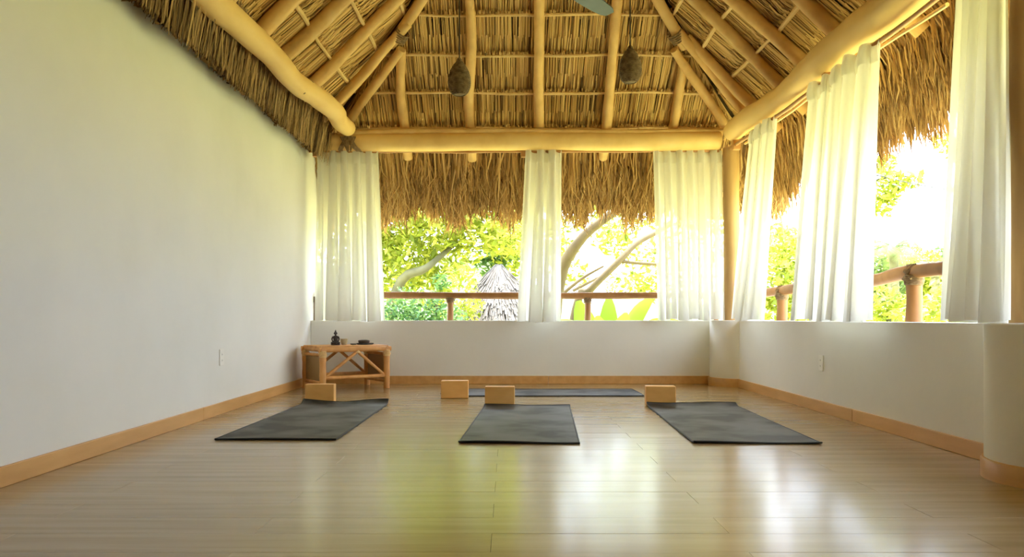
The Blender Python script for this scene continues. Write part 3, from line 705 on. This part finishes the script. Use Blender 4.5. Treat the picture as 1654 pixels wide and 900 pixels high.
MB().lathe([(.057, .0235), (.058, .029), (.050, .035), (.020, .038), (.003, .0385)], 24, (0, 0, 0), 1, .7).build('lid', M_BROWNOBJ, jar)

# ------------------------------------------------------------------ wall outlets
def outlet(x, y_, z, sx, label):
    root = empty('wall_outlet', (x, y_, z)); tag(root, label, 'outlet', 'white wall outlets')
    mb = MB(); mb.box((min(0, sx*.008), -.037, -.058), (max(0, sx*.008), .037, .058)); mb.build('cover_plate', M_PLATE, root, bevel=.003)
    for q in (-.021, .021):
        mb = MB(); mb.box((min(sx*.008, sx*.0095), -.014, q-.013), (max(sx*.008, sx*.0095), .014, q+.013)); s_ = mb.build('socket', M_PLATE, root, bevel=.0006)
        for w_ in (-.006, .006):
            mb = MB(); mb.box((min(sx*.0094, sx*.0098), w_-.0012, q-.005), (max(sx*.0094, sx*.0098), w_+.0012, q+.005)); mb.build('slot', M_SLOT, s_)
outlet(XL, 5.64, .40, 1, 'white outlet plate low on the tall left wall')
outlet(XR, 5.73, .355, -1, 'white outlet plate on the low right wall')

# ------------------------------------------------------------------ pendant baskets and fan
def pendant(x, y_, zc, label, seed):
    ztop = ZE+.98*(HW-abs(x-XC))
    root = empty('pendant_basket', (x, y_, zc-.14)); tag(root, label, 'pendant lamp', 'woven pendant baskets')
    prof = [(.052, 0), (.072, .02), (.088, .06), (.0925, .10), (.088, .145), (.074, .19), (.054, .228), (.034, .255), (.018, .276)]
    sh = empty_part = None
    # woven body: closely laid hoops over upright stakes
    mb = MB(); zz = 0; j = 0
    while zz < .276:
        r_ = float(np.interp(zz, [q[1] for q in prof], [q[0] for q in prof])); pts = []
        for q in range(33):
            w = 2*PI*q/32; pts.append(((r_+.0022*math.sin(w*12+j*PI))*math.cos(w), (r_+.0022*math.sin(w*12+j*PI))*math.sin(w), zz+.0012*math.sin(w*3+j)))
        mb.tube(pts, .0036, 5, False); zz += .0082; j += 1
    sh = mb.build('woven_shade', M_BASKET, root)
    for q in range(12):
        w = 2*PI*q/12; MB().tube([((r_-.003)*math.cos(w), (r_-.003)*math.sin(w), z_) for r_, z_ in prof], .0035, 5).build('stake', M_BASKET, sh)
    mb = MB(); mb.lathe([(max(.004, r_-.009), z_) for r_, z_ in prof], 20); mb.build('liner', M_BASKET, root)
    mb = MB(); mb.lathe([(.020, .272), (.022, .285), (.010, .300), (.004, .302)], 14); mb.build('cap', M_BASKET, root)
    MB().tube([(0, 0, .295), (0, 0, ztop-zc+.14)], .0055, 6).build('cord', M_WIRE, root)
pendant(-.396, 6.5, 2.655, 'brown woven basket pendant, the lower one on the left', 1)
pendant(1.005, 6.5, 2.757, 'brown woven basket pendant, the higher one on the right', 2)
fz = 2.90; root = empty('ceiling_fan', (XC, 5.15, fz)); tag(root, 'grey ceiling fan of which one blade tip shows', 'fan')
MB().lathe([(.03, -.03), (.09, -.02), (.115, .02), (.115, .08), (.06, .13), (.02, .14)], 28).build('motor', M_FAN, root)
MB().tube([(0, 0, .13), (0, 0, ZE+.98*HW-fz-.05)], .014, 10).build('downrod', M_FAN, root)
MB().lathe([(.02, 1.40), (.06, 1.45), (.07, 1.55), (.03, 1.6)], 20).build('canopy', M_FAN, root)
for q in range(3):
    a_ = math.radians(54+120*q); Mx = Matrix.Rotation(a_, 4, 'Z') @ Matrix.Rotation(math.radians(-11), 4, 'X')
    n_ = 12; v = []; f = []
    for top in (0, 1):
        for j in range(n_+1):
            t_ = j/n_; x = .17+.615*t_; hw = .052+.016*math.sin(PI*min(1, t_*1.05)); hw *= 1 if t_ < .94 else math.sqrt(max(.05, 1-((t_-.94)/.06)**2*.6))
            v += [Mx @ Vector((x, -hw, top*.008)), Mx @ Vector((x, hw, top*.008))]
    K = 2*(n_+1)
    for j in range(n_): f += [(2*j, 2*j+1, 2*j+3, 2*j+2), (K+2*j, K+2*j+2, K+2*j+3, K+2*j+1), (2*j, 2*j+2, K+2*j+2, K+2*j), (2*j+1, K+2*j+1, K+2*j+3, 2*j+3)]
    f += [(0, K, K+1, 1), (2*n_, 2*n_+1, K+2*n_+1, K+2*n_)]
    bl = fast_mesh('blade', v, f, M_FAN, root)
    mb = MB(); mb.box((.10, -.02, -.006), (.24, .02, 0), Mx); mb.build('blade_arm', M_FAN, bl)

# ------------------------------------------------------------------ the garden outside
GZ = -3.2
o = MB().box((-90, -40, GZ-.5), (110, 150, GZ)).build('ground', M_GROUND); tag(o, 'unseen grassy ground far below the room, paled to bounce light inside', 'ground', kind='structure')
# far wooded hill
v = []; f = []; nx, ny = 60, 14
for j in range(ny+1):
    for i in range(nx+1):
        x = -40+220*i/nx; y_ = 95+70*j/ny; h = (j/ny)*(11+5*math.sin(i*.23)+2.5*math.sin(i*.71+1)+1.2*math.sin(i*1.9))*(1-.25*math.cos(j*.9))
        v.append((x, y_, GZ-.1+h+.5*math.sin(i*2.7+j*3.1)))
for j in range(ny):
    for i in range(nx):
        a_ = j*(nx+1)+i; f.append((a_, a_+1, a_+nx+2, a_+nx+1))
o = fast_mesh('hill', v, f, M_HILL, smooth=True); tag(o, 'distant wooded hillside beyond the right opening', 'hill', kind='structure')

def leaves(name, blobs, mat, parent, size, flat=.5):
    C = []; Sz = []
    for (c, r, n_) in blobs:
        d = rng.normal(0, 1, (n_, 3)); d /= np.linalg.norm(d, axis=1)[:, None]
        rad = rng.uniform(.15, 1, n_)**(.45); C.append(np.array(c)+d*rad[:, None]*np.array(r if hasattr(r, '__len__') else (r, r, r*.85)))
        Sz.append(rng.uniform(.65, 1.35, n_)*size)
    C = np.concatenate(C); Sz = np.concatenate(Sz)[:, None]; m_ = len(C)
    a = rng.normal(0, 1, (m_, 3)); a[:, 2] = a[:, 2]*.6-.35; a /= np.linalg.norm(a, axis=1)[:, None]
    up = rng.normal(0, 1, (m_, 3))*.8+np.array([0, -.25, 1.]); b_ = np.cross(a, up); b_ /= np.linalg.norm(b_, axis=1)[:, None]; c_ = np.cross(b_, a)
    V = np.stack([C-a*Sz, C+b_*Sz*.42+c_*Sz*.12-a*Sz*.15, C+a*Sz-c_*Sz*.1, C-b_*Sz*.42+c_*Sz*.12-a*Sz*.15], 1)
    F = (np.arange(m_)[:, None, None]*4+np.array([[0, 1, 2], [0, 2, 3]])[None]).reshape(-1, 3)
    o = fast_mesh(name, V.reshape(-1, 3), F, mat, parent); o['kind'] = 'stuff'; return o
def at(px, py, Y): return Vector(((px-820)*Y/1280, Y, .68+(514-py)*Y/1280))
def tree(name, label, cat, base, branches, blobs, leafmat, bark, size, group=None):
    root = empty(name, base); tag(root, label, cat, group); o0 = Vector(base)
    for i, (pts, r0, r1) in enumerate(branches):
        P = catmull(pts, 5); n_ = len(P)-1
        MB().tube([p-o0 for p in P], log_rad(n_, r0, r1, .05, i+3), 10).build('trunk' if i == 0 else 'branch', bark, root)
    leaves('foliage', [(tuple(Vector(c)-o0), r, n_) for c, r, n_ in blobs], leafmat, root, size)
    return root
def blobs_px(lst, dens):
    out = []
    for (px, py, Y, r) in lst: out.append((at(px, py, Y), r, int(dens*r*r)))
    return out
# leafy tree filling the first opening
Y = 13.5
tree('leafy_tree', 'bright leafy tree filling the first gap beside the left curtain', 'tree', (-2.7, 14.6, GZ),
     [([(-2.7, 14.6, GZ), (-2.5, 14.5, -1), at(640, 470, 14.0), at(690, 432, 13.8), at(740, 390, 14.4)], .16, .03)],
     blobs_px([(640, 360, 14.5, .65), (700, 355, 14, .7), (770, 370, 14.2, .65), (820, 380, 13.8, .5), (660, 420, 14.2, .5), (720, 415, 14.8, .6), (640, 300, 14.5, .8), (740, 290, 14.5, .9), (830, 310, 14.4, .7), (600, 400, 14.6, .6), (560, 380, 14.6, .8), (560, 470, 14.4, .7), (690, 470, 15, .5), (620, 440, 15.2, .7), (780, 330, 15.2, .9), (850, 400, 15.4, .8), (700, 320, 15.4, .8)], 1300), M_LEAF, M_BARK, .085)
tree('shrub', 'deep green shrub low behind the railing in the first gap', 'shrub', (-1.0, 11.4, GZ),
     [([(-1.0, 11.4, GZ), (-1.0, 11.4, -.6), at(705, 480, 11.4)], .05, .02)],
     blobs_px([(690, 500, 11.4, .34), (655, 495, 11.8, .34), (712, 455, 11.6, .16), (640, 520, 11.6, .4), (720, 530, 11.4, .4), (668, 545, 11.5, .5)], 2600), M_LEAFD, M_BARK, .05)
tree('shrub', 'dark blue green shrub above the grey thatched hut', 'shrub', (-.2, 15.6, GZ),
     [([(-.2, 15.6, GZ), (-.1, 15.6, -1), at(812, 420, 15.6)], .07, .02)],
     blobs_px([(808, 412, 15.6, .42), (788, 432, 15.4, .28), (655, 455, 15.8, .3), (830, 395, 15.8, .35)], 1900), M_LEAFD, M_BARK, .07)
tree('shrub', 'pale yellow green bush in front of the grey hut', 'shrub', (-1.5, 11.2, GZ),
     [([(-1.5, 11.2, GZ), (-1.3, 11.6, -.7), at(735, 480, 12.4)], .05, .02)],
     blobs_px([(748, 450, 12.6, .3), (760, 490, 12.2, .26), (735, 520, 12.4, .4)], 1500), M_LEAF, M_BARK, .06)
# forked tree in the second opening
tree('forked_tree', 'slanting forked tree behind the railing in the second gap', 'tree', (.35, 10.6, GZ),
     [([(.35, 10.6, GZ), (.5, 10.5, -1.2), at(900, 480, 10.4), at(931, 396, 10.2), at(1000, 337, 10.1), at(1060, 303, 10.1)], .115, .036),
      ([(.45, 10.5, -1.5), at(930, 500, 10.7), at(952, 470, 10.6), at(1000, 422, 10.6), at(1030, 392, 10.7), at(1075, 368, 10.9)], .062, .036),
      ([at(1000, 422, 10.6), at(1030, 425, 10.6), at(1075, 428, 10.6)], .028, .02),
      ([at(905, 478, 10.9), at(940, 450, 10.9), at(975, 430, 10.9)], .03, .015),
      ([at(925, 470, 11.2), at(960, 452, 11.2), at(990, 435, 11.2)], .025, .012)],
     blobs_px([(975, 380, 11.4, .26), (1010, 370, 11.6, .28), (1040, 345, 11.6, .3), (1035, 455, 11.4, .24), (1048, 470, 11.6, .22), (920, 365, 12, .22), (915, 400, 12, .2), (1000, 395, 12, .3), (1110, 400, 11.6, .6), (1140, 330, 11.8, .6), (960, 320, 12.4, .3), (870, 380, 12, .5), (1120, 470, 11.6, .4), (985, 350, 12.2, .3), (1030, 410, 12.2, .3), (1045, 445, 12.4, .3), (930, 440, 12.6, .3), (945, 345, 12.6, .28), (1000, 460, 12.8, .25)], 1250), M_LEAF, M_BARKR, .06)
# thatched hut below
root = empty('thatched_hut', (.15, 13.3, GZ)); tag(root, 'grey thatched hut roof below the first gap', 'hut')
ap = (-.0, 0, at(806, 428, 13.3).z-GZ); Rb, zb = 2.0, 2.2
mb = MB(); mb.lathe([(Rb-.1, zb-.05), (Rb, zb), (.06, ap[2]-.02), (.02, ap[2])], 32, (-.3, 0, 0)); mb.build('roof', M_BACK, root)
m_ = 6000; a_ = rng.uniform(0, 2*PI, m_); t_ = rng.uniform(0, 1, m_); t2 = np.minimum(1.12, t_+rng.uniform(.08, .25, m_))
def cone(a, t, off): return np.stack([-.3+(.05+(Rb-.05)*t+off)*np.cos(a), (.05+(Rb-.05)*t+off)*np.sin(a), ap[2]+(zb-ap[2])*t+off], -1)
A = cone(a_, t_, .01); B_ = cone(a_+rng.normal(0, .03, m_), t2, .05); w = np.stack([-np.sin(a_), np.cos(a_), 0*a_], -1)*rng.uniform(.008, .02, m_)[:, None]
o = fast_mesh('roof_thatch', np.stack([A+w, A-w, B_-w*.6, B_+w*.6], 1).reshape(-1, 3), np.arange(m_*4).reshape(-1, 4), M_GREYTHATCH, root); o['kind'] = 'stuff'
for q in range(4): 
    w_ = PI/4+q*PI/2; MB().tube([(-.3+1.4*math.cos(w_), 1.4*math.sin(w_), 0), (-.3+1.4*math.cos(w_), 1.4*math.sin(w_), 2.6)], .07, 10).build('hut_post', M_POST, root)
# banana plant
root = empty('banana_plant', (1.2, 9.9, GZ)); tag(root, 'banana plant with broad vivid green leaves behind the railing', 'plant'); o0 = Vector(root.location)
MB().tube([(0, 0, 0), (.03, 0, 1.6), (0, 0, 3.0)], [.13, .10, .06], 12).build('stem', M_BANANA, root)
def banana_leaf(base, tip, droop, wid, twist):
    base = Vector(base)-o0; tip = Vector(tip)-o0; n_ = 10; v = []; f = []
    for j in range(n_+1):
        t = j/n_; c = base.lerp(tip, t)+Vector((0, 0, droop*math.sin(PI*t))); d = (tip-base).normalized(); s_ = d.cross(Vector((math.sin(twist), -math.cos(twist), .3))).normalized(); n2_ = s_.cross(d)
        hw = wid*math.sin(PI*min(.98, max(.04, t*.93+.05)))**.6
        v += [c+s_*hw+n2_*hw*.3, c, c-s_*hw+n2_*hw*.3]
    for j in range(n_): f += [(3*j, 3*j+1, 3*j+4, 3*j+3), (3*j+1, 3*j+2, 3*j+5, 3*j+4)]
    fast_mesh('leaf', v, f, M_BANANA, root, smooth=True)
for (b0, t0, dr, wd, tw) in [((1.2, 9.9, -.4), at(983, 478, 9.6), .05, .15, .2), ((1.2, 9.9, -.3), at(934, 486, 9.7), .1, .16, -.3), ((1.25, 9.9, -.2), at(1052, 480, 9.8), .25, .17, .9), ((1.2, 9.9, -.3), at(1010, 505, 9.5), .2, .15, .5), ((1.2, 9.9, -.3), at(1100, 520, 9.9), .3, .17, .9), ((1.2, 9.9, -.3), at(890, 520, 9.9), .3, .17, -.9), ((1.2, 10, -.3), at(965, 510, 9.4), .15, .13, 0)]:
    banana_leaf(b0, t0, dr, wd, tw)
# right-hand side
tree('leafy_tree', 'bushy tree in the gap just right of the corner post', 'tree', (4.6, 13, GZ),
     [([(4.6, 13, GZ), (4.6, 13, -1), at(1268, 450, 13)], .12, .04)],
     blobs_px([(1262, 410, 13, .35), (1280, 445, 12.6, .4), (1250, 470, 12.8, .45), (1300, 420, 13, .5), (1270, 510, 12.6, .5), (1320, 480, 12.6, .6), (1210, 470, 13, .5)], 1400), M_LEAF, M_BARK, .07)
tree('shrub', 'leafy shrub low behind the lashed baluster on the right', 'shrub', (5.0, 10.4, GZ),
     [([(5.0, 10.4, GZ), (5.0, 10.4, -.6), at(1435, 490, 10.4)], .08, .03)],
     blobs_px([(1425, 490, 10.4, .34), (1455, 510, 10.2, .34), (1500, 500, 10.6, .28), (1400, 520, 10.4, .4), (1525, 530, 10.6, .4), (1560, 480, 10.8, .5)], 1700), M_LEAF, M_BARK, .06)
tree('overhanging_tree', 'tree with sparse leafy twigs reaching past the thatch on the right', 'tree', (3.75, 9.6, GZ),
     [([(3.75, 9.6, GZ), (3.7, 9.6, 0), at(1345, 330, 9.4), at(1390, 280, 9.2)], .11, .04), ([at(1345, 330, 9.4), at(1420, 290, 9.2), at(1470, 285, 9.1)], .02, .008), ([at(1390, 280, 9.2), at(1470, 190, 8.8), at(1560, 215, 8.6)], .02, .006)],
     blobs_px([(1432, 262, 9.2, .13), (1445, 295, 9.1, .18), (1425, 335, 9.2, .16), (1475, 290, 9.0, .12), (1440, 322, 9.1, .10), (1530, 232, 8.7, .16), (1552, 245, 8.6, .16), (1548, 302, 8.7, .10), (1570, 300, 8.7, .15), (1390, 300, 9.2, .4)], 3300), M_LEAF, M_BARK, .05)
def palm(c, R, label, base):
    root = empty('palm_tree', base); tag(root, label, 'palm', 'coconut palms in the distance'); o0 = Vector(base); c = Vector(c)-o0
    MB().tube(catmull([(0, 0, 0), c*.5+Vector((.2, 0, 0)), c], 5), .14, 10).build('trunk', M_BARK, root)
    for q in range(13):
        a_ = 2*PI*q/13+.2; el = random.uniform(.15, .9); pts = []
        for j in range(11):
            t = j/10; rr_ = R*t*math.cos(el)*(1.05-.15*t); pts.append(c+Vector((rr_*math.cos(a_), rr_*math.sin(a_), R*(math.sin(el)*t-.75*t*t))))
        v = []; f = []
        for j in range(10):
            for h in (0, .33, .66):
                p_ = pts[j].lerp(pts[j+1], h); d = (pts[j+1]-pts[j]).normalized(); s_ = d.cross(Vector((0, 0, 1))).normalized(); t = (j+h)/10
                ln = R*.30*math.sin(PI*min(1, .12+t*.86))
                for sg in (-1, 1):
                    k_ = len(v); e_ = p_+s_*sg*ln+d*ln*.5-Vector((0, 0, ln*.55)); v += [p_-d*R*.012, p_+d*R*.012, e_]; f.append((k_, k_+1, k_+2))
        fr = fast_mesh('frond', v, f, M_LEAFP, root); MB().tube(pts, [R*.012*(1.2-j/10) for j in range(11)], 5).build('midrib', M_LEAFP, fr)
palm(at(1443, 402, 26), 1.35, 'palm with arching fronds in the gap left of the billowing curtain', (at(1443, 402, 26).x-.3, 26, GZ))
palm(at(1508, 432, 30), 1.5, 'smaller hazy palm right of the arching palm', (at(1508, 432, 30).x+.3, 30, GZ))
for i, (px, py, Yd, r) in enumerate([(1408, 432, 33, 1.3), (1475, 440, 42, 1.6), (1540, 432, 48, 1.7), (1258, 402, 40, 1.5), (1330, 402, 48, 1.8), (1600, 420, 37, 1.8)]):
    c = at(px, py, Yd)
    labs = ['round far tree below the arching palm', 'round far tree between the two palms', 'round far tree beside the smaller palm', 'round far tree above the bushy tree by the corner post', 'round far tree behind the wide right curtain', 'round far tree behind the billowing curtain']
    tree('distant_tree', labs[i], 'tree', (c.x, Yd, GZ), [([(c.x, Yd, GZ), (c.x+.1, Yd, c.z*.3), c], .2, .08)], [(c, r, int(900*r)), (c+Vector((.9, 0, -.9)), r*.8, int(700*r))], M_LEAF if i % 2 else M_LEAFP, M_BARK, .16, 'trees far behind the palms')
# cable
P = [at(1300, 262, 8.9), at(1420, 284, 8.9), at(1480, 298, 8.9), at(1550, 309, 8.9), at(1640, 318, 8.9), at(1900, 330, 8.9)]
o = MB().tube(catmull(P, 4), .006, 5).build('overhead_cable', M_WIRE); tag(o, 'thin dark overhead cable crossing the sky on the right', 'cable')
